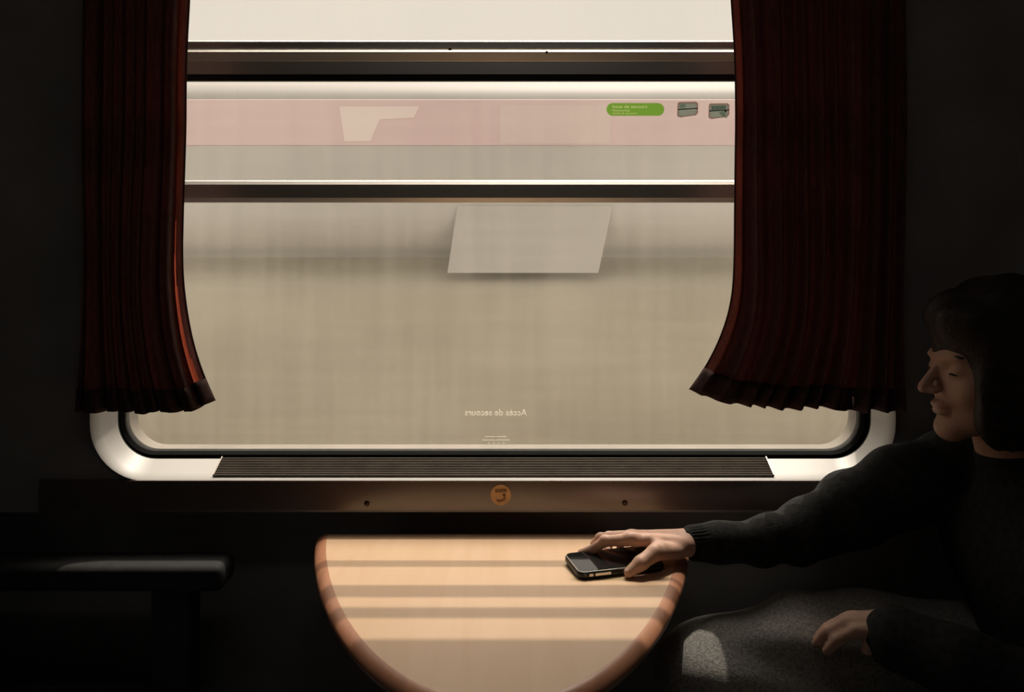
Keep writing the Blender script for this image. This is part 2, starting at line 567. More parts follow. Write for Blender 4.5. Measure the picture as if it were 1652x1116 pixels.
# added fill lamp on the ceiling, out of view, lifts the dark interior
lamp = thing('fill_lamp', 'added dim fill lamp on the coach ceiling, out of view', 'lamp', (0, .25, ZC))
box('fill_lamp_housing', (-.36, .16, ZC - .035), (.36, .34, ZC), M['wall'], lamp, bevel=.008)
em = mat('fill_diffuser', (.8, .8, .78), .5)
em.node_tree.nodes['Principled BSDF'].inputs['Emission Color'].default_value = (1, .97, .93, 1)
em.node_tree.nodes['Principled BSDF'].inputs['Emission Strength'].default_value = FILL_LAMP
box('fill_lamp_diffuser', (-.33, .18, ZC - .045), (.33, .32, ZC - .034), em, lamp, bevel=.004)

# brown panel under the sill, with two screws
t1 = bpy.data.objects.new('trim_1', None); C.objects.link(t1); struct(t1, 'brown laminate strip under the window sill')
strip_o = box('panel_strip', (-.86, Y_BEZ - .006, Z_PB), (.79, Y_BEZ + .006, .8575), M['panel'], t1, bevel=.0015)
for px, py in ((592, 812), (1008, 811)):
    p = PX(px, py, Y_BEZ - .006)
    bm = bmesh.new()
    bmesh.ops.create_uvsphere(bm, u_segments=14, v_segments=8, radius=.0052)
    for v in bm.verts:
        v.co.y *= .45
        v.co += Vector((p.x, Y_BEZ - .0062, p.z))
    from_bm('screw', bm, M['screw'], strip_o, smooth=True)

# ------------------------------------------------------------------ window_1
win = bpy.data.objects.new('window_1', None); C.objects.link(win); struct(win, 'wide train window with rounded corners and metal rails')
in_l = rrect(-.7436, .677, .8825, 2.060, .072)
mid1 = rrect(-.7575, .6885, .8655, 2.078, .092)
loops_xz('bezel', [(rrect(-.772, .702, .8514, 2.093, .106), Y_BEZ + .004), (rrect(-.768, .698, .8560, 2.089, .103), Y_BEZ - .004), (out_l, Y_BEZ), (mid1, Y_BEZ + .016), (in_l, Y_IN)], M['bezel'], win, angle=60)
gi = rrect(-.7560, .6800, .8835, 2.054, .062)
loops_xz('gasket', [(in_l, Y_IN), (rrect(-.7436, .677, .8825, 2.060, .072), Y_IN + .004), (rrect(-.785, .712, .862, 2.08, .08), Y_GL - .012),
                    (rrect(-.762, .686, .8780, 2.051, .066), Y_GL - .012), (gi, Y_GL - .006), (gi, Y_GL + .012)], M['gasket'], win, angle=30)
loops_xz('outer_ledge', [(rrect(-.775, .700, .871, 2.06, .07), Y_GL + .012), (rrect(-.757, .681, .8835, 2.055, .062), Y_GL + .013), (rrect(-.754, .678, .8842, 2.17, .060), Y_GL + .045), (rrect(-.80, .73, .845, 2.31, .09), Y_OUT + .001)],
         M['ledge'], win, angle=40)

def zz(y, d=1.57):
    return EYE + (HY - y) * d / F
gx0, gx1 = -.775, .702
RAIL_T = zz(-63)                                # the rail above the picture's edge
for nm, za, zb in (('pane', .868, zz(312)), ('pane', zz(308), zz(110)), ('pane', zz(100), zz(-40)), ('pane', zz(-50), 2.065)):
    box(nm, (gx0 + .012, Y_GL - .002, za), (gx1 - .012, Y_GL + .003, zb), M['glass'], win)
def rail(name, rows, m, x0=-.757, x1=.681, back=Y_GL - .0015):
    """rows: (pixel row, depth) from top to bottom"""
    prof = [(d, EYE + (HY - y) * d / F) for y, d in rows]
    prof += [(back, prof[-1][1]), (back, prof[0][1])]
    return extrude_x(name, prof, x0, x1, m, win, smooth=True, angle=12)
rail('sash_rail', [(291, 1.5735), (292.2, 1.5705), (296.5, 1.5665), (297.5, 1.5655), (319, 1.5650), (326.5, 1.5700)], M['alu'])
rail('sash_rail', [(65.5, 1.5720), (67, 1.5690), (69, 1.5683), (73, 1.5683), (77, 1.5672), (80, 1.5648), (81.3, 1.5625), (83.3, 1.5575), (84, 1.5570),
                   (98, 1.5665), (99, 1.5675), (119.5, 1.5675)], M['alu'])
rail('sash_seal', [(119.6, 1.5690), (130.5, 1.5700)], M['black_trim'])
rail('sash_rail', [(-68, 1.566), (-24, 1.566)], M['alu'])
for px, py, nm in ((726, 79, 'rivet'), (882, 84.3, 'rivet')):
    p = PX(px, py, 1.5655 if py < 80 else 1.558)
    bm = bmesh.new(); bmesh.ops.create_uvsphere(bm, u_segments=10, v_segments=6, radius=.003)
    for v in bm.verts: v.co += p
    from_bm(nm, bm, M['screw'], win, smooth=True)

# ------------------------------------------------------------------ ventilation grille let into the sill
gr = thing('ventilation_grille', 'long dark slatted ventilation grille let into the cream window sill', 'grille', (-.034, 1.49, .873))
def sill_pt(t):                                  # t 0 = at the gasket, 1 = at the lip (y, z) on the bezel's lower slope
    a, b, c = (Y_IN, .8825), (Y_BEZ + .016, .8655), (Y_BEZ, .8594)
    if t < .68:
        s = t / .68
        return (a[0] + (b[0] - a[0]) * s, a[1] + (b[1] - a[1]) * s)
    s = (t - .68) / .32
    return (b[0] + (c[0] - b[0]) * s, b[1] + (c[1] - b[1]) * s)
GX0, GX1 = (357 - 826) * 1.515 / F, (1237 - 826) * 1.515 / F
well = []
for t in (0.02, .66, .90):
    y, z = sill_pt(t); well.append((y - .0006, z + .0012))
prof = well + [(well[2][0] + .001, well[2][1] - .006), (well[0][0], well[0][1] - .006)]
extrude_x('well', prof, GX0, GX1, M['grille_well'], gr)
NS = 8
for i in range(NS):
    t = .05 + .84 * i / (NS - 1)
    y, z = sill_pt(t)
    pr = [(y - .0018, z + .0008), (y - .0015, z + .0032), (y - .0006, z + .0042), (y + .0004, z + .0040), (y + .0006, z + .0008)]
    extrude_x('slat', pr, GX0, GX1, M['slat'], gr, smooth=True, angle=40)
for x in (GX0, GX1):
    ya, za = sill_pt(.0); yb, zb = sill_pt(.91)
    extrude_x('end_bar', [(ya, za + .001), (yb, zb + .001), (yb, zb + .005), (ya, za + .005)], x - .001, x + .001, M['slat'], gr)

# ------------------------------------------------------------------ orange badge on the brown strip
by = Y_BEZ - .0065
bp = PX(808, 798, by)
badge = thing('round_badge', 'small round orange badge stuck on the brown strip under the sill', 'badge', (bp.x, by, bp.z))
def ring_pts(cx, cz, r, n=40):
    return [(cx + r * math.cos(2 * math.pi * i / n), cz + r * math.sin(2 * math.pi * i / n)) for i in range(n)]
plate('disc', ring_pts(bp.x, bp.z, .0187), by - .0012, by, M['badge'], badge)
u = by / F                                        # one pixel at the badge
for i, (dx, w, dz, h) in enumerate(((-9.2, 4.4, 9.8, 6), (-4.4, 4.2, 10.0, 6.2), (0.2, 4.2, 10.4, 6.0), (4.8, 4.6, 10.2, 5.2))):
    x0, z1 = bp.x + dx * u, bp.z + dz * u
    plate('mark', [(x0, z1 - h * u), (x0 + w * u, z1 - (h - .4) * u), (x0 + w * u * .95, z1), (x0 + .15 * u, z1 - .2 * u)], by - .0015, by - .0010, M['badge_dark'], badge)
sw = []
arc = [(5.5, 1.5, 1.0), (6.8, -1.5, 1.5), (7.2, -4.0, 1.6), (5.0, -6.8, 1.4), (1.5, -8.6, 1.2), (-2.0, -9.6, 1.5), (-5.0, -9.0, 1.3), (-7.5, -7.4, .6)]
plate('mark', [(bp.x + (x - .2) * u, bp.z + (z + w) * u) for x, z, w in [(x, z, w * 1.5) for x, z, w in arc]] + [(bp.x + (x + .2) * u, bp.z + (z - w * 1.5) * u) for x, z, w in reversed(arc)], by - .0015, by - .0010, M['badge_dark'], badge)
plate('mark', ring_pts(bp.x + 5.2 * u, bp.z + .2 * u, 2.6 * u, 14), by - .0015, by - .0010, M['badge_dark'], badge)

# ------------------------------------------------------------------ lettering and stickers on the glass
def on_glass(px, py, y):
    p = PX(px, py, y)
    return p.x, p.z
yg = Y_GL - .0022
g0 = on_glass(1025, 176.5, yg)
st = thing('exit_sticker', 'green rounded emergency exit sticker with pale lettering on the window glass', 'sticker', (g0[0], yg, g0[1]))
s = yg / F
LINES = (('Issue de secours', 56, 2.2, 5.2), ('Notausstieg', 27.5, -3.0, 3.2), ('Uscita di soccorso', 40, -7.6, 3.2))
def letter_curves(body, width, x_left, z_base, cap):
    """closed contours of a line of lettering, as point lists in the window plane"""
    cu = bpy.data.curves.new('txt', 'FONT'); cu.body = body; cu.size = 1
    t = bpy.data.objects.new('txt', cu); C.objects.link(t)
    for o_ in bpy.context.view_layer.objects: o_.select_set(False)
    bpy.context.view_layer.objects.active = t; t.select_set(True)
    bpy.ops.object.convert(target='CURVE')
    t = bpy.context.view_layer.objects.active
    out = []
    for sp in t.data.splines:
        bps = sp.bezier_points
        pts = []
        for i in range(len(bps)):
            p0, p1 = bps[i], bps[(i + 1) % len(bps)]
            for k in range(4):
                f_ = k / 4; g_ = 1 - f_
                v = p0.co * g_ ** 3 + p0.handle_right * 3 * g_ * g_ * f_ + p1.handle_left * 3 * g_ * f_ * f_ + p1.co * f_ ** 3
                pts.append((v.x, v.y))
        out.append(pts)
    bpy.data.objects.remove(t, do_unlink=True)
    xs = [p[0] for c in out for p in c]; ys = [p[1] for c in out for p in c]
    k = width / (max(xs) - min(xs)); kz = cap / max(ys)
    return [[(x_left + (x - min(xs)) * k, z_base + y * kz) for x, y in c] for c in out]
contours = []
for body, w, dz, cap in LINES:
    contours += letter_curves(body, w * s, g0[0] - 37 * s, g0[1] + dz * s, cap * s)
def filled(name, loops, y, m, parent):
    c = bpy.data.curves.new('fill', 'CURVE'); c.dimensions = '2D'; c.fill_mode = 'BOTH'
    for lp_ in loops:
        sp = c.splines.new('POLY'); sp.points.add(len(lp_) - 1); sp.use_cyclic_u = True
        for q_, (x, z) in zip(sp.points, lp_): q_.co = ((x - g0[0]) * 100, (z - g0[1]) * 100, 0, 1)
    t = bpy.data.objects.new('fill', c); C.objects.link(t)
    me = bpy.data.meshes.new_from_object(t.evaluated_get(bpy.context.evaluated_depsgraph_get()))
    bpy.data.objects.remove(t, do_unlink=True)
    bm = bmesh.new(); bm.from_mesh(me)
    for v in bm.verts: v.co = Vector((g0[0] + v.co.x / 100, y, g0[1] + v.co.y / 100))
    return from_bm(name, bm, m, parent)
back_o = filled('backing', [rrect(g0[0] - 46.5 * s, g0[0] + 46.5 * s, g0[1] - 10.3 * s, g0[1] + 10.3 * s, 10.2 * s, 8)] + contours, yg - .0002, M['green'], st)
for body, w, dz, cap in LINES:
    filled('lettering', letter_curves(body, w * s, g0[0] - 37 * s, g0[1] + dz * s, cap * s), yg - .0002, M['pale_green_film'], back_o)

def picto(cx, cy, burst, label):
    c = on_glass(cx, cy, yg)
    t = thing('window_pictogram', label, 'sticker', (c[0], yg, c[1]), 'window pictograms on the glass')
    def q(pts):
        return [(c[0] + x * s, c[1] - y * s) for x, y in pts]
    def shape(k):
        base = [(-14, -12.6), (13.5, -13), (16.8, -10.5), (16.5, 5.5), (13.5, 9), (-12, 12.6), (-16.5, 11), (-17.2, 8.5), (-16.4, -10.5)]
        return [(x * k[0], y * k[1]) for x, y in base]
    loops_xz('border', [(q(shape((1, 1))), yg), (q(shape((1, 1))), yg - .0003), (q(shape((.84, .80))), yg - .0003), (q(shape((.84, .80))), yg)], M['picto_frame'], t, smooth=False)
    plate('pane_print', q(shape((.85, .81))), yg - .0006, yg - .0003, M['picto_pane'], t)
    plate('highlight', q([(-12.5, -8.8), (-3, -9), (-4, -3.5), (-12.8, -2.6)]) if not burst else q([(-12.5, -8.6), (11, -9.2), (11.5, -3.2), (-12.8, -1.6)]), yg - .0008, yg - .0006, M['picto_light'] if not burst else M['picto_pane'], t)
    plate('rail_print', q([(-16, -1.2), (16, -3.0), (16, -1.4), (-16, .6)]), yg - .0009, yg - .0006, M['picto_bar'], t)
    if burst:
        plate('burst', q([(0, 1), (4, 0), (5.5, -1.5), (8, 1.5), (12.5, 4.5), (9.5, 5.5), (13.5, 11.5), (10.5, 12), (8, 8.0), (6.5, 11), (4.5, 6.2), (1, 5)]), yg - .0011, yg - .0006, M['picto_light'], t)
        plate('hammer_head', q([(8.2, -.8), (11, -1.8), (12.4, 1.2), (9.6, 2.4)]), yg - .0013, yg - .0006, M['picto_frame'], t)
picto(1109.5, 177, False, 'small grey window pictogram without a hammer, beside the green sticker')
picto(1160, 179.5, True, 'small grey window pictogram with a white burst, beside the right curtain')

yo = Y_GL + .0032
m0 = on_glass(750, 670, yo)
so = yo / F
mt = thing('access_lettering', 'pale mirrored rescue access lettering low on the window glass', 'lettering', (m0[0] + 50 * so, yo, m0[1]))
text_mesh('lettering', 'Accès de secours', 100 * so, m0[0], m0[1], yo + .0003, M['white_film'], mt, mirror=True, bold=.012)
nt_ = thing('notice_lettering', 'three tiny mirrored lines of pale print at the bottom of the glass', 'lettering', (m0[0] + 50 * so, yo, on_glass(800, 716, yo)[1]))
random.seed(5)
for xa, xb, yc, h, words in ((783, 817.5, 704.2, 2.1, (9, 9)), (778, 822.5, 709.6, 2.3, (12, 12)), (787, 815, 714.6, 2.2, (2, 2, 2, 2))):
    bm = bmesh.new()
    x = xa
    tot = sum(words) + .9 * (len(words) - 1) * (1 if len(words) < 4 else 2.6)
    cw = (xb - xa) / tot
    for wd in words:
        for i in range(wd):
            c0 = on_glass(x, yc + h / 2 * random.uniform(.7, 1), yo); c1 = on_glass(x + cw * .74, yc - h / 2 * random.uniform(.6, 1), yo)
            vs_ = [bm.verts.new((c0[0], yo + .0003, c0[1])), bm.verts.new((c1[0], yo + .0003, c0[1])), bm.verts.new((c1[0], yo + .0003, c1[1])), bm.verts.new((c0[0], yo + .0003, c1[1]))]
            bm.faces.new(vs_)
            x += cw
        x += cw * (.9 if len(words) < 4 else 2.3)
    o = from_bm('print_line', bm, M['white_film'], nt_); o['kind'] = 'stuff'

# ------------------------------------------------------------------ table
TZ = EYE - (862 - HY) * 1.45 / F                  # table top height
TC, TA, TY0, TB = -.018, .314, 1.452, .537
tab = thing('folding_table', 'pale wooden table with a rounded end and a brown edge below the window', 'table', (TC, 1.45, 0))
def outline(grow, n=56):
    a, b = TA + grow, TB + grow
    pts = []
    for i in range(n + 1):
        th = math.pi * i / n
        cx = -math.cos(th)
        t = (1 - cx * cx) ** (1 / 1.24)
        pts.append((TC + a * cx, TY0 - b * t))
    return pts
top_o = outline(0)
bm = bmesh.new()
a = [bm.verts.new((x, y, TZ)) for x, y in top_o]
b = [bm.verts.new((x, y, TZ - .006)) for x, y in top_o]
bm.faces.new(a); bm.faces.new(list(reversed(b)))
for i in range(len(a)):
    j = (i + 1) % len(a)
    bm.faces.new((a[i], b[i], b[j], a[j]))
from_bm('table_top', bm, M['wood'], tab)
bm = bmesh.new()
rings = []
for g, dz in ((0.0002, .0003), (.004, -.0001), (.012, -.0035), (.0180, -.0085), (.0205, -.0140), (.0185, -.0195), (.013, -.0232), (0.0, -.024)):
    rings.append([bm.verts.new((x, y, TZ + dz)) for x, y in outline(g)])
for k in range(len(rings) - 1):
    for i in range(len(rings[k]) - 1):
        bm.faces.new((rings[k][i], rings[k][i + 1], rings[k + 1][i + 1], rings[k + 1][i]))
bm.faces.new([r[0] for r in rings]); bm.faces.new([r[-1] for r in reversed(rings)])
from_bm('edge_band', bm, M['edge'], tab, smooth=True, angle=60)
bm = bmesh.new()
a = [bm.verts.new((x, y, TZ - .0065)) for x, y in outline(-.002)]
b = [bm.verts.new((x, y, TZ - .0235)) for x, y in outline(-.002)]
bm.faces.new(a); bm.faces.new(list(reversed(b)))
for i in range(len(a)):
    j = (i + 1) % len(a); bm.faces.new((a[i], b[i], b[j], a[j]))
from_bm('core', bm, M['edge'], tab)
extrude_x('support_bracket', [(1.585, TZ - .30), (1.585, TZ - .075), (1.42, TZ - .024), (1.08, TZ - .024), (1.10, TZ - .045)], TC - .015, TC + .015, M['bracket'], tab)
extrude_x('hinge_rail', [(1.40, TZ - .024), (1.446, TZ - .024), (1.585, TZ - .075), (1.585, TZ - .095), (1.40, TZ - .05)], TC - .24, TC + .24, M['bracket'], tab)

# ------------------------------------------------------------------ curtains
def interp(tab_, y):
    ys = [t[0] for t in tab_]; xs = [t[1] for t in tab_]
    return float(np.interp(y, ys, xs))
def smooth_tab(tab_):
    """monotone-ish smoothing of a piecewise edge"""
    y = np.linspace(tab_[0][0], tab_[-1][0], 160)
    x = np.interp(y, [t[0] for t in tab_], [t[1] for t in tab_])
    k = np.ones(9) / 9
    xp = np.pad(x, 4, mode='reflect', reflect_type='odd')
    return list(zip(y, np.convolve(xp, k, mode='valid')))
def curtain(name, label, inner, outer, hem, folds, seed, side):
    root = thing(name, label, 'curtain', (0, 0, 0), 'window curtains')
    D = 1.432
    rnd = random.Random(seed)
    ph = rnd.uniform(0, 6)
    inner = smooth_tab(inner)
    NU, NV = 170, 110
    y_top = -330.0
    grid = []
    for j in range(NV + 1):
        v = j / NV
        row = []
        for i in range(NU + 1):
            uu = i / NU                                   # 0 inner edge, 1 outer edge
            # hem row at this u
            x_h = interp(hem, uu)
            yb = x_h
            y = y_top + (yb - y_top) * v
            y_in = y_top + (hem[0][1] - y_top) * v
            xi = interp(inner, y_in)
            xo = interp(outer, y)
            # folds get uneven widths
            w = uu + .028 * math.sin(uu * 9 + ph) + .014 * math.sin(uu * 23 + 2 * ph) + .012 * math.sin(v * 3 + uu * 5)
            px = xi + (xo - xi) * uu
            amp = .011 * (.75 + .55 * v * v) * min(1, .25 + uu * 7) * min(1, .3 + (1 - uu) * 8)
            c = math.sin(2 * math.pi * folds * w)
            dep = D - amp * (c + .35 * math.sin(2 * math.pi * folds * 2 * w + 1.3)) + .004 * math.sin(11 * v + 5 * uu)
            # inner edge rolls towards the glass
            e = max(0, 1 - uu / .075)
            dep += .016 * e * e
            # the lower end kicks out a little
            dep -= .010 * v ** 6
            p = PX(px, y, D)
            row.append((p.x + .0035 * math.cos(2 * math.pi * folds * w) * (1 - e), dep, p.z))
        grid.append(row)
    hem_row = int(NV * .972)
    def sheet(nm, j0, j1, off, m, i0=0, i1=NU):
        vv, ff = [], []
        for j in range(j0, j1 + 1):
            vv += [(x, y + off, z) for x, y, z in grid[j][i0:i1 + 1]]
        W = i1 - i0 + 1
        for j in range(j1 - j0):
            for i in range(i1 - i0):
                k = j * W + i
                ff.append((k, k + 1, k + W + 1, k + W))
        o = obj(nm, vv, ff, m, root, smooth=True)
        return o
    ne = 17 if side < 0 else 7
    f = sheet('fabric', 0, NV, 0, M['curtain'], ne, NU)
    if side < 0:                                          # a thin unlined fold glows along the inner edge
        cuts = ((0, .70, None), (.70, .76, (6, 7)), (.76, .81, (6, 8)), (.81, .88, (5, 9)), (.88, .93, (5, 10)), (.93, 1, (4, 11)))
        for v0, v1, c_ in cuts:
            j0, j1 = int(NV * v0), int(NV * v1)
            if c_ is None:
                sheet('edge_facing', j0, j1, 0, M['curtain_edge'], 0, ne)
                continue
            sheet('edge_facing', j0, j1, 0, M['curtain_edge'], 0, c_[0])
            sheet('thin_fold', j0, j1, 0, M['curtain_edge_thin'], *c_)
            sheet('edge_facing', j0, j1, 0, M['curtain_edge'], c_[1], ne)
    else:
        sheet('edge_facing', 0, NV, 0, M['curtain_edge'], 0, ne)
    h = sheet('hem', hem_row, NV, -.0014, M['hem'])
    md = h.modifiers.new('thickness', 'SOLIDIFY'); md.thickness = .0022; md.offset = 0
    tp = sheet('heading_tape', 0, 4, -.0016, M['hem'])
    md = tp.modifiers.new('thickness', 'SOLIDIFY'); md.thickness = .0022; md.offset = 0
    # rolled seam along the inner edge
    edge = [grid[j][0] for j in range(NV + 1)]
    vv, ff = [], []
    for j, (x, y, z) in enumerate(edge):
        for k in range(6):
            a_ = 2 * math.pi * k / 6
            vv.append((x + .0016 * math.cos(a_), y + .0016 * math.sin(a_), z))
    for j in range(NV):
        for k in range(6):
            ff.append((j * 6 + k, j * 6 + (k + 1) % 6, (j + 1) * 6 + (k + 1) % 6, (j + 1) * 6 + k))
    obj('edge_seam', vv, ff, M['hem'], root, smooth=True)
    return root
inner_l = [(-190, 303), (0, 301), (65, 298), (130, 296), (200, 295), (290, 291), (340, 289), (400, 288), (450, 290), (500, 297), (550, 308), (600, 325), (650, 349)]
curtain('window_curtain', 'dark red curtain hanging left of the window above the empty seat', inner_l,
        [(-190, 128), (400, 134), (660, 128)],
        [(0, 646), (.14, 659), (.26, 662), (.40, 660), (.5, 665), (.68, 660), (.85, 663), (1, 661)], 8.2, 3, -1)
inner_r = [(-190, 1176), (0, 1183), (65, 1187), (130, 1189.5), (200, 1190.5), (300, 1190), (400, 1189), (450, 1187), (490, 1182), (530, 1170), (570, 1152), (600, 1134), (630, 1111)]
curtain('window_curtain', 'dark red curtain hanging right of the window beside the passenger', inner_r,
        [(-190, 1462), (400, 1456), (662, 1452)],
        [(0, 628), (.10, 642), (.22, 651), (.34, 655), (.46, 660), (.6, 656), (.72, 660), (.8, 664), (.88, 661), (.95, 664), (1, 660)], 10.2, 11, 1)
# pin at the right curtain's outer corner
pp = PX(1376, 649, 1.404)
pin = tag(extrude_x('curtain_pin', [(pp.y + .0015 * math.cos(t), pp.z + .010 * math.sin(t)) for t in np.linspace(0, 2 * math.pi, 14, endpoint=False)], pp.x - .0016, pp.x + .0016, M['chrome'], None, smooth=True, angle=40),
          'tiny metal pin at the lower right corner of the right curtain', 'pin')
rl = thing('curtain_rail', 'thin metal curtain rail above the window', 'rail', (-.035, 1.43, 2.09))
bm = bmesh.new()
bmesh.ops.create_cone(bm, cap_ends=True, segments=14, radius1=.006, radius2=.006, depth=1.66)
for v in bm.verts: v.co = Vector((v.co.z - .035, v.co.y + 1.43, v.co.x + EYE + 736 * 1.432 / F))
from_bm('rod', bm, M['chrome'], rl, smooth=True, angle=40)
for x in (-.84, .77):
    z = EYE + 736 * 1.432 / F
    box('rod_bracket', (x - .008, 1.43, z - .008), (x + .008, Y_BEZ + .003, z + .008), M['chrome'], rl, bevel=.002)

# ------------------------------------------------------------------ seats
def seat(label, sgn, arm):
    x = lambda v: sgn * v
    rt = thing('train_seat', label, 'seat', (x(.78), 1.2, 0), 'facing train seats')
    def b(nm, xa, xb, y0, y1, z0, z1, m, bev):
        xs = sorted((x(xa), x(xb)))
        box(nm, (xs[0], y0, z0), (xs[1], y1, z1), m, rt, bevel=bev, seg=4)
    b('seat_base', .55, 1.08, .98, 1.46, .0, .34, M['armrest'], .02)
    b('seat_cushion', .475, 1.02, .93, 1.462, .34, .475, M['seat'], .045)
    b('backrest', .985, 1.17, .93, 1.462, .40, 1.16, M['seat'], .05)
    b('headrest', .975, 1.15, 1.00, 1.42, 1.13, 1.42, M['seat'], .05)
    if arm:
        b('armrest', .500, .98, 1.385, 1.462, .685, .732, M['armrest'], .018)
        b('armrest_post', .56, .63, 1.40, 1.455, .40, .70, M['armrest'], .012)
seat('empty dark blue train seat left of the table', -1, True)
seat('dark blue train seat under the passenger', 1, False)

# ------------------------------------------------------------------ smartphone on the table
PA = Vector((.1035, 1.247)); PU = Vector((.966, .259)); PV = Vector((-.259, .966))
PL, PW, PT = .148, .0765, .0115
ph = thing('smartphone', 'black smartphone in a case lying on the table under the hand', 'phone', (*(PA + PU * PL / 2 + PV * PW / 2), TZ))
def phone_outline(inset, r, n=6):
    return [(PA + PU * a_ + PV * b_) for a_, b_ in rrect(inset, PL - inset, inset, PW - inset, r, n)]
def prism(name, layers, m, parent, smooth=True):
    bm = bmesh.new()
    rs = [[bm.verts.new((p.x, p.y, z + .042 * (p - PA).dot(PV))) for p in pts] for pts, z in layers]
    n = len(rs[0])
    for k in range(len(rs) - 1):
        for i in range(n):
            bm.faces.new((rs[k][i], rs[k][(i + 1) % n], rs[k + 1][(i + 1) % n], rs[k + 1][i]))
    bm.faces.new(list(reversed(rs[0]))); bm.faces.new(rs[-1])
    return from_bm(name, bm, m, parent, smooth, 50)
z0 = TZ + .0004
case_o = prism('case', [(phone_outline(.003, .010), z0), (phone_outline(.0005, .012), z0 + .0025), (phone_outline(0, .0125), z0 + .005), (phone_outline(.0004, .012), z0 + PT - .002), (phone_outline(.0018, .011), z0 + PT - .0004)], M['phone_case'], ph)
prism('rim', [(phone_outline(.0016, .0112), z0 + PT - .0008), (phone_outline(.0019, .011), z0 + PT + .0002), (phone_outline(.0026, .0104), z0 + PT + .0003)], M['phone_metal'], ph)
prism('screen', [(phone_outline(.0026, .0104), z0 + PT - .0006), (phone_outline(.0028, .0102), z0 + PT + .0006)], M['phone_glass'], ph)
for a0, a1, m in ((.017, .0235, M['phone_metal']), (.027, .053, M['phone_metal']), (.008, .0125, M['phone_case'])):
    lay = []
    for z in (z0 + .0052, z0 + .0088):
        lay.append(([PA + PU * a0 - PV * .0011, PA + PU * a1 - PV * .0011, PA + PU * a1 + PV * .001, PA + PU * a0 + PV * .001], z))
    prism('side_button', lay, m, case_o, smooth=False)

# ------------------------------------------------------------------ passenger
def on_phone(t, off, z):
    p = PA + PU * t + PV * (PW + off)
    return (p.x, p.y, TZ + z)
WR = (.300, 1.343, TZ + .0225)
ELB = (.545, 1.380, .830)
SHR = (.775, 1.382, .900)
SHL = (.815, 1.105, .875)
ELL = (.84, 1.00, .665)
WRL = (.615, 1.100, .710)
hand = {
    'index': ([(.190, 1.300, TZ + .0455), (.1515, 1.314, TZ + .0375), (.1320, 1.3245, TZ + .0195), on_phone(.034, .0050, .0100)], (.0098, .0088, .0080, .0068)),
    'middle': ([(.189, 1.324, TZ + .0375), (.1480, 1.343, TZ + .0310), (.1405, 1.354, TZ + .0180), on_phone(.060, .0068, .0088)], (.0120, .0100, .0086, .0072)),
    'ring': ([(.199, 1.347, TZ + .0320), (.1640, 1.366, TZ + .0255), (.1625, 1.366, TZ + .0175), on_phone(.082, .0068, .0088)], (.0115, .0095, .0082, .0068)),
    'little': ([(.212, 1.366, TZ + .0265), (.1860, 1.381, TZ + .0215), (.1855, 1.377, TZ + .0160), on_phone(.103, .0062, .0085)], (.0100, .0085, .0074, .0062)),
}
thumb = ([(.272, 1.318, TZ + .0215), (.2265, 1.2765, TZ + .0330), (.2020, 1.2635, TZ + .0215), (.1830, 1.2585, TZ + .0090)], (.0145, .0125, .0112, .0085))
ax = axis((.08, .315, .0016), (.315, .43, .009), (.43, .60, .005), (.60, .88, .0042), (.88, 1.04, .010))
ay = axis((.94, 1.07, .009), (1.07, 1.24, .0046), (1.24, 1.40, .0017), (1.40, 1.49, .009))
az = axis((0.0, .66, .011), (.66, .762, .0046), (.762, .84, .0016), (.84, .97, .008), (.97, 1.26, .0042))
B = Field(ax, ay, az)
# trunk, under the clothes
PEL = (.855, 1.235, .575)
B.cone((.855, 1.19, .575), (.855, 1.29, .575), .10, .10, .03)
B.cone((.86, 1.235, .60), (.83, 1.245, .80), .105, .10, .05)
B.cone((.825, 1.16, .80), (.815, 1.33, .81), .085, .085, .05)
B.cone((.83, 1.25, .84), (.80, 1.25, .90), .06, .055, .05)
B.chain([(.81, 1.33, .87), SHR, (.575, 1.380, .828), (.50, 1.375, .797), (.43, 1.364, .783), (.345, 1.352, TZ + .0215), WR], (.05, .050, .040, .032, .027, .0215, .0215), .012)
B.chain([(.82, 1.17, .86), SHL, ELL, WRL], (.05, .052, .037, .025), .02)
KR = (.318, 1.285, .604); AR = (.345, 1.215, .13)
KL = (.375, 1.075, .500); AL = (.43, 1.06, .09)
B.chain([(.82, 1.31, .585), (.56, 1.31, .622), KR, (.325, 1.255, .42), AR], (.085, .076, .052, .046, .034), .03)
B.chain([(.82, 1.14, .560), (.58, 1.10, .545), KL, (.40, 1.07, .32), AL], (.085, .075, .052, .046, .034), .03)
for A_, s_ in ((AR, 1), (AL, -1)):
    B.chain([(A_[0] + .02, A_[1], A_[2] - .045), (A_[0] - .05, A_[1], A_[2] - .05), (A_[0] - .14, A_[1], A_[2] - .06)], (.032, .032, .024), .02)
# neck and head (looking to -X)
B.cone((.80, 1.25, .90), (.765, 1.25, 1.02), .058, .052, .02)
HX = .757
B.ell((HX, 1.25, 1.128), (.094, .073, .092), .01)
B.ell((HX - .045, 1.25, 1.075), (.052, .060, .075), .02)
B.cone((HX - .03, 1.215, 1.03), (HX - .075, 1.238, 1.003), .022, .017, .02)
B.cone((HX - .03, 1.285, 1.03), (HX - .075, 1.262, 1.003), .022, .017, .02)
B.ell((HX - .078, 1.25, 1.000), (.018, .020, .015), .015)
B.ell((HX - .086, 1.25, 1.112), (.014, .045, .009), .012)                       # brow
B.cone((HX - .096, 1.25, 1.100), (HX - .119, 1.25, 1.064), .0055, .0088, .008)  # nose
B.ell((HX - .108, 1.241, 1.061), (.010, .008, .006), .005)
B.ell((HX - .108, 1.259, 1.061), (.010, .008, .006), .005)
B.ell((HX - .094, 1.25, 1.0385), (.0105, .021, .0055), .006)                    # lips
B.ell((HX - .0915, 1.25, 1.0275), (.0105, .019, .0058), .006)
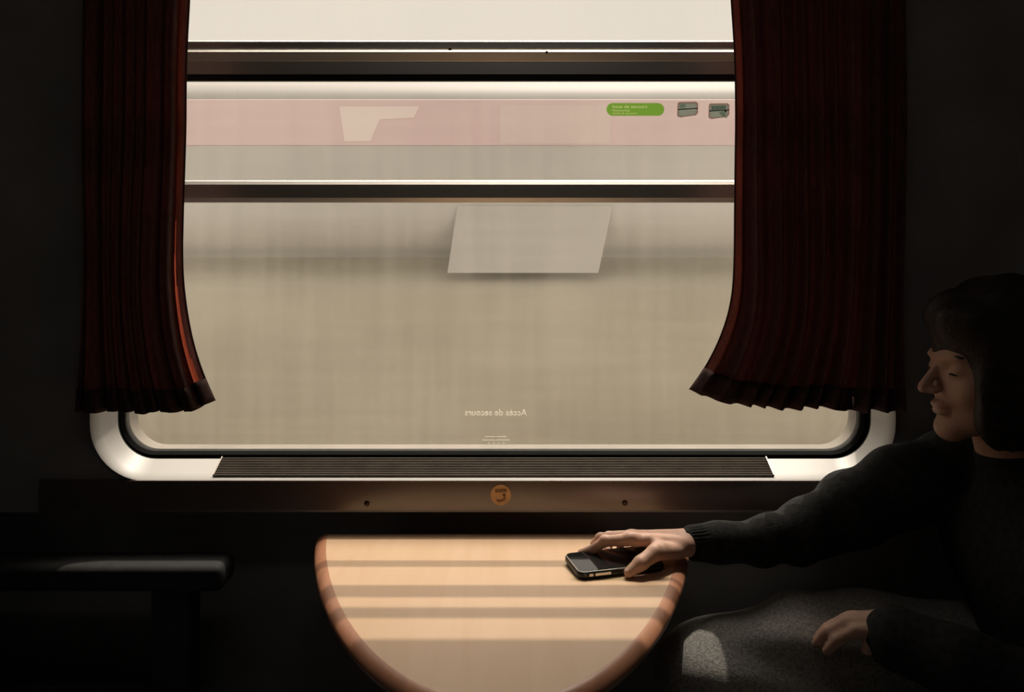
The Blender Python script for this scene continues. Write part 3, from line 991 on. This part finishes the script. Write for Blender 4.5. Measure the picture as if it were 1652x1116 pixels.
for yy in (1.219, 1.281):
    B.ell((HX - .103, yy, 1.094), (.016, .017, .012), .010, 'cut')
    B.ell((HX - .0815, yy, 1.093), (.0118, .0128, .0115), .003)
    B.ell((HX - .068, yy + (.012 if yy > 1.25 else -.012), 1.064), (.016, .014, .014), .02)   # cheek
for yy in (1.175, 1.325):                                                       # ears
    B.ell((HX + .010, yy, 1.085), (.017, .007, .031), .006, rot=12)
# right hand on the phone: palm first, hollowed from below, then fingers and thumb
for nm, (pts, rad) in hand.items():
    B.cone((WR[0] - .012, WR[1] + (pts[0][1] - WR[1]) * .35, WR[2] + .003), pts[0], .0165, rad[0] + .0006, .010)
ip, mp_, rp, lp = (hand[n][0][0] for n in ('index', 'middle', 'ring', 'little'))
for a_, b_ in ((ip, mp_), (mp_, rp), (rp, lp)):
    B.cone([a_[0] + .010, a_[1], a_[2] - .002], [b_[0] + .010, b_[1], b_[2] - .002], .0090, .0090, .006)
B.ell((.200, 1.312, TZ + .006), (.056, .046, .0285), .006, 'cut')
for nm, (pts, rad) in hand.items():
    B.chain(pts, rad, .0022)
B.chain(*thumb, .005)
B.cone((.240, 1.292, TZ + .036), (.222, 1.301, TZ + .0445), .0075, .0075, .010)    # web
p1 = hand['index'][0][1]
B.ell((p1[0], p1[1], p1[2] + .003), (.0080, .0080, .0070), .004)
for nm in ('index', 'middle', 'ring'):
    p = hand[nm][0][0]
    B.ell((p[0] + .002, p[1], p[2] + .0040), (.010, .0080, .0070), .006)
# left hand at rest on the thigh
LM = [(.535, 1.150, .732), (.530, 1.168, .734), (.535, 1.186, .732), (.544, 1.202, .728)]
for i, p in enumerate(LM):
    B.cone((WRL[0] - .01, WRL[1] + .012 * i, WRL[2] + .004), p, .019, .0125, .012)
    q1 = (p[0] - .042 + .004 * abs(i - 1), p[1] + .012, p[2] - .004)
    q2 = (q1[0] - .024, q1[1] + .010, q1[2] - .018)
    q3 = (q2[0] - .012, q2[1] + .006, q2[2] - .018)
    B.chain([p, q1, q2, q3], (.0112, .0098, .0088, .0078), .003)
B.chain([(.600, 1.122, .718), (.562, 1.138, .722), (.531, 1.146, .716), (.508, 1.153, .706)], (.016, .0125, .011, .009), .010)
person = B.mesh('person', M['skin'], None, smooth=1)
tag(person, 'seated passenger in a black knitted jumper reaching a hand to the phone', 'person')

# fingernails
def nail(p, q, r, up):
    p, q, up = Vector(p), Vector(q), Vector(up).normalized()
    d = (q - p).normalized()
    up = (up - d * up.dot(d)).normalized()
    sd = d.cross(up)
    bm = bmesh.new()
    bmesh.ops.create_uvsphere(bm, u_segments=14, v_segments=8, radius=1)
    c = q - d * r * .15 + up * r * .86
    for v in bm.verts:
        x, y, z = v.co
        v.co = c + d * (x * r * .80) + sd * (y * r * .62) + up * (z * r * .16 - r * .22 * y * y)
    from_bm('fingernail', bm, M['nail'], person, smooth=True)
nail(thumb[0][2], thumb[0][3], .0085, (-.25, -.55, .75))
for n_ in ('index', 'middle', 'ring', 'little'):
    nail(hand[n_][0][2], hand[n_][0][3], hand[n_][1][3], (-.7, .5, .4))

# eyebrows and the lashes of the lowered lids
def small_ellipsoid(name, c, r, m):
    bm = bmesh.new()
    bmesh.ops.create_uvsphere(bm, u_segments=16, v_segments=10, radius=1)
    for v in bm.verts:
        x, y, z = v.co
        v.co = Vector((c[0] + x * r[0] + .25 * r[1] * y * y, c[1] + y * r[1], c[2] + z * r[2] - .12 * r[1] * y * y))
    from_bm(name, bm, m, person, smooth=True)
for sg in (-1, 1):
    small_ellipsoid('eyebrow', (HX - .0865, 1.25 + sg * .031, 1.1165), (.0060, .0165, .0032), M['hair'])
    small_ellipsoid('eyelashes', (HX - .0915, 1.25 + sg * .031, 1.0890), (.0036, .0095, .0018), M['hair'])

# jumper
S = Field(axis((.27, .60, .0045), (.60, 1.06, .009)), axis((.92, 1.26, .009), (1.26, 1.47, .0055)), axis((.52, .74, .010), (.74, .98, .006)))
S.cone((.86, 1.19, .585), (.86, 1.29, .585), .118, .118, .03)
S.cone((.865, 1.235, .60), (.835, 1.245, .80), .125, .118, .05)
S.cone((.83, 1.16, .80), (.82, 1.33, .81), .103, .103, .06)
S.cone((.83, 1.25, .86), (.805, 1.25, .925), .075, .068, .05)
S.chain([(.82, 1.33, .875), SHR, (.66, 1.382, .868), (.575, 1.380, .828), (.50, 1.375, .797), (.43, 1.364, .783), (.345, 1.352, TZ + .0215), (.288, 1.342, TZ + .0225)], (.066, .072, .066, .060, .048, .0385, .0310, .0270), .018)
S.chain([(.83, 1.17, .865), SHL, ELL, WRL, (.550, 1.152, .722)], (.066, .07, .055, .045, .045), .025)
S.ell((.60, 1.30, .652), (.10, .07, .055), .03)
# folds of the sleeve around the elbow
S.wrinkle(lambda x, y, z: -.0042 * np.exp(-((x - .50) / .085) ** 2) * np.sin(92 * (x - .25 * z + .3 * y)) - .0022 * np.sin(46 * x + 30 * z) * np.clip((x - .36) / .1, 0, 1), (.27, 1.25, .74), (.70, 1.48, .98))
S.wrinkle(lambda x, y, z: -.003 * np.sin(60 * z + 18 * x) * np.clip((x - .7) / .1, 0, 1), (.60, .92, .52), (1.06, 1.47, .98))
S.half((.293, 1.343, TZ), (-1, -.06, -.12))
S.half((0, 0, TZ + .0008), (0, 0, -1)) if False else None
S.mesh('jumper', M['sweater'], person, smooth=1)
# ribbed cuff of the right sleeve
cu_v, cu_f = [], []
ca, cb = Vector((.2915, 1.3425, TZ + .0225)), Vector((.345, 1.3518, TZ + .0220))
dd = (cb - ca).normalized(); s1 = dd.cross(Vector((0, 0, 1))).normalized(); s2 = s1.cross(dd)
NR = 120
for k, (t, r) in enumerate(((0, .0225), (.0, .0262), (.08, .0282), (.5, .0298), (.92, .0325), (1.0, .0310))):
    for i in range(NR):
        a_ = 2 * math.pi * i / NR
        rr = r + (.0011 * math.cos(a_ * 30) if 1 < k < 5 else 0)
        p = ca + (cb - ca) * t + s1 * rr * math.cos(a_) + s2 * rr * math.sin(a_) * (.72 if math.sin(a_) < 0 else 1.0)
        cu_v.append(p)
for k in range(5):
    for i in range(NR):
        j = (i + 1) % NR
        cu_f.append((k * NR + i, k * NR + j, (k + 1) * NR + j, (k + 1) * NR + i))
obj('cuff', cu_v, cu_f, M['sweater'], person, smooth=True)
# collar
bm = bmesh.new()
NR = 40
prev = None
for (z_, r_, xo) in ((.925, .066, .800), (.950, .064, .792), (.968, .062, .786), (.972, .057, .785), (.955, .054, .789)):
    ring = [bm.verts.new((xo + r_ * math.cos(2 * math.pi * i / NR), 1.25 + r_ * math.sin(2 * math.pi * i / NR), z_ + .010 * math.cos(2 * math.pi * i / NR))) for i in range(NR)]
    if prev:
        for i in range(NR):
            bm.faces.new((prev[i], prev[(i + 1) % NR], ring[(i + 1) % NR], ring[i]))
    prev = ring
from_bm('collar', bm, M['sweater'], person, smooth=True)
# trousers
T = Field(axis((.19, .60, .006), (.60, 1.0, .010)), axis((.96, 1.20, .010), (1.20, 1.44, .006)), axis((.10, .50, .011), (.50, .76, .006)))
T.cone((.855, 1.19, .575), (.855, 1.29, .575), .115, .115, .03)
T.chain([(.82, 1.31, .585), (.58, 1.31, .622), (.46, 1.302, .622), KR, (.332, 1.262, .45), (.34, 1.228, .20)], (.102, .093, .086, .072, .070, .064), .03)
T.ell((.283, 1.278, .598), (.050, .066, .066), .03)
T.chain([(.82, 1.14, .560), (.58, 1.10, .545), KL, (.40, 1.07, .32), (.42, 1.065, .16)], (.10, .088, .066, .064, .060), .03)
T.wrinkle(lambda x, y, z: -.0045 * np.exp(-((x - .42) / .13) ** 2) * np.sin(34 * (x * .5 + z * 2.2 + .6 * y)) - .003 * np.sin(60 * (z + .35 * x)) * np.clip((x - .33) / .1, 0, 1), (.19, 1.16, .50), (.80, 1.44, .76))
T.half((0, 0, .15), (0, 0, -1))
T.mesh('trousers', M['trouser'], person, smooth=1)
# hair
H = Field(axis((.60, .90, .0045)), axis((1.13, 1.37, .0045)), axis((.98, 1.27, .0045)))
H.ell((HX + .006, 1.25, 1.138), (.104, .084, .102), 0)
H.ell((HX + .060, 1.25, 1.060), (.055, .066, .070), .03)
H.ell((HX + .012, 1.192, 1.060), (.042, .028, .085), .03)
H.ell((HX + .012, 1.308, 1.060), (.042, .028, .085), .03)
H.ell((HX - .070, 1.25, 1.172), (.042, .060, .036), .02)
H.ell((HX - .032, 1.187, 1.058), (.044, .021, .082), .02)
H.ell((HX - .032, 1.313, 1.058), (.044, .021, .082), .02)
H.ell((HX - .146, 1.25, 1.040), (.084, .14, .094), .008, 'cut')
H.cone((HX - .03, 1.165, 1.09), (HX - .03, 1.20, 1.00), .045, .03, .01, 'cut') if False else None
H.wrinkle(lambda x, y, z: -.004 * np.sin(70 * y + 30 * z) * np.sin(55 * x + 20 * z) - .002 * np.sin(140 * y + 40 * x), (.60, 1.13, .98), (.90, 1.37, 1.27))
H.mesh('hair', M['hair'], person, smooth=1)
for A_ in (AR, AL):
    Q = Field(axis((A_[0] - .21, A_[0] + .08, .006)), axis((A_[1] - .07, A_[1] + .07, .006)), axis((0.0, .20, .006)))
    Q.chain([(A_[0] + .025, A_[1], A_[2] - .05), (A_[0] - .05, A_[1], A_[2] - .052), (A_[0] - .14, A_[1], A_[2] - .062)], (.042, .042, .034), .02)
    Q.cone((A_[0] + .005, A_[1], A_[2] + .02), (A_[0], A_[1], A_[2] - .04), .045, .042, .02)
    Q.mesh('shoe', M['shoe'], person, smooth=1)

# ------------------------------------------------------------------ outside: neighbouring train and track bed
YC = 4.2
def zc(y): return EYE + (HY - y) * YC / F
car = thing('neighbouring_coach', 'pale grey railway coach with a pink stripe standing outside the window', 'train', (0, YC, -1.0))
X0, X1 = -9.0, 9.0
roof = [(YC, zc(160)), (YC + .02, zc(150)), (YC + .08, zc(133)), (YC + .30, zc(118)), (YC + .65, 2.37), (YC + 1.05, 2.44), (YC + 1.45, 2.46), (YC + 1.9, 2.44), (YC + 2.3, 2.37), (YC + 2.65, 2.2), (YC + 2.8, 2.0)]
extrude_x('roof', roof, X0, X1, M['roof_white'], car, closed=False, smooth=True, angle=60)
stripe_o = extrude_x('stripe', [(YC + .002, zc(160)), (YC - .004, zc(161)), (YC - .004, zc(234)), (YC + .002, zc(235))], X0, X1, M['body_pink'], car, closed=False)
waist = [(YC, zc(235)), (YC, zc(330)), (YC + .010, zc(350)), (YC + .045, zc(368)), (YC + .11, zc(385)), (YC + .20, zc(400)), (YC + .255, zc(408)), (YC + .275, zc(416))]
waist_o = extrude_x('waist_panel', waist, X0, X1, M['body_grey'], car, closed=False, smooth=True, angle=60)
extrude_x('lower_panel', [(YC + .275, zc(416)), (YC + .26, zc(423)), (YC + .215, zc(430)), (YC + .16, zc(437)), (YC + .09, zc(444)), (YC + .035, zc(452)), (YC + .008, zc(462)), (YC, zc(474)), (YC, zc(700)), (YC + .01, .30), (YC + .06, .10), (YC + .14, -.35)], X0, X1, M['body_low'], car, closed=False, smooth=True, angle=60)
extrude_x('far_side', [(YC + 2.8, 2.0), (YC + 2.8, -.35), (YC + .14, -.35)], X0, X1, M['body_low'], car, closed=False)
extrude_x('underframe', [(YC + .35, -.35), (YC + 2.45, -.35), (YC + 2.45, -.95), (YC + .35, -.95)], X0, X1, M['bracket'], car)
def xc(px): return (px - 826) * YC / F  # the pale plates below imitate window-glass reflections, painted on the coach side
plate('reflection_patch', [(xc(738), zc(332)), (xc(722), zc(440)), (xc(965), zc(440)), (xc(988), zc(332))], YC - .007, YC - .001, M['body_reflection'], waist_o)
plate('reflection_patch', [(xc(548), zc(172)), (xc(677), zc(172)), (xc(668), zc(190)), (xc(613), zc(193)), (xc(598), zc(228)), (xc(556), zc(228))], YC - .007, YC - .004, mat('coach_reflection_cream', (.88, .75, .72), .55, noise=((.8, 1, 3), .04, 4)), stripe_o)
plate('reflection_patch', [(xc(806), zc(170)), (xc(985), zc(170)), (xc(985), zc(232)), (xc(806), zc(232))], YC - .006, YC - .004, mat('coach_reflection_pink', (.76, .62, .60), .55, noise=((.8, 1, 3), .04, 4)), stripe_o)
struct(box('ground', (-14, Y_OUT - .6, -1.30), (14, 14, -1.18), M['ballast']), 'grey ballast of the track bed outside')
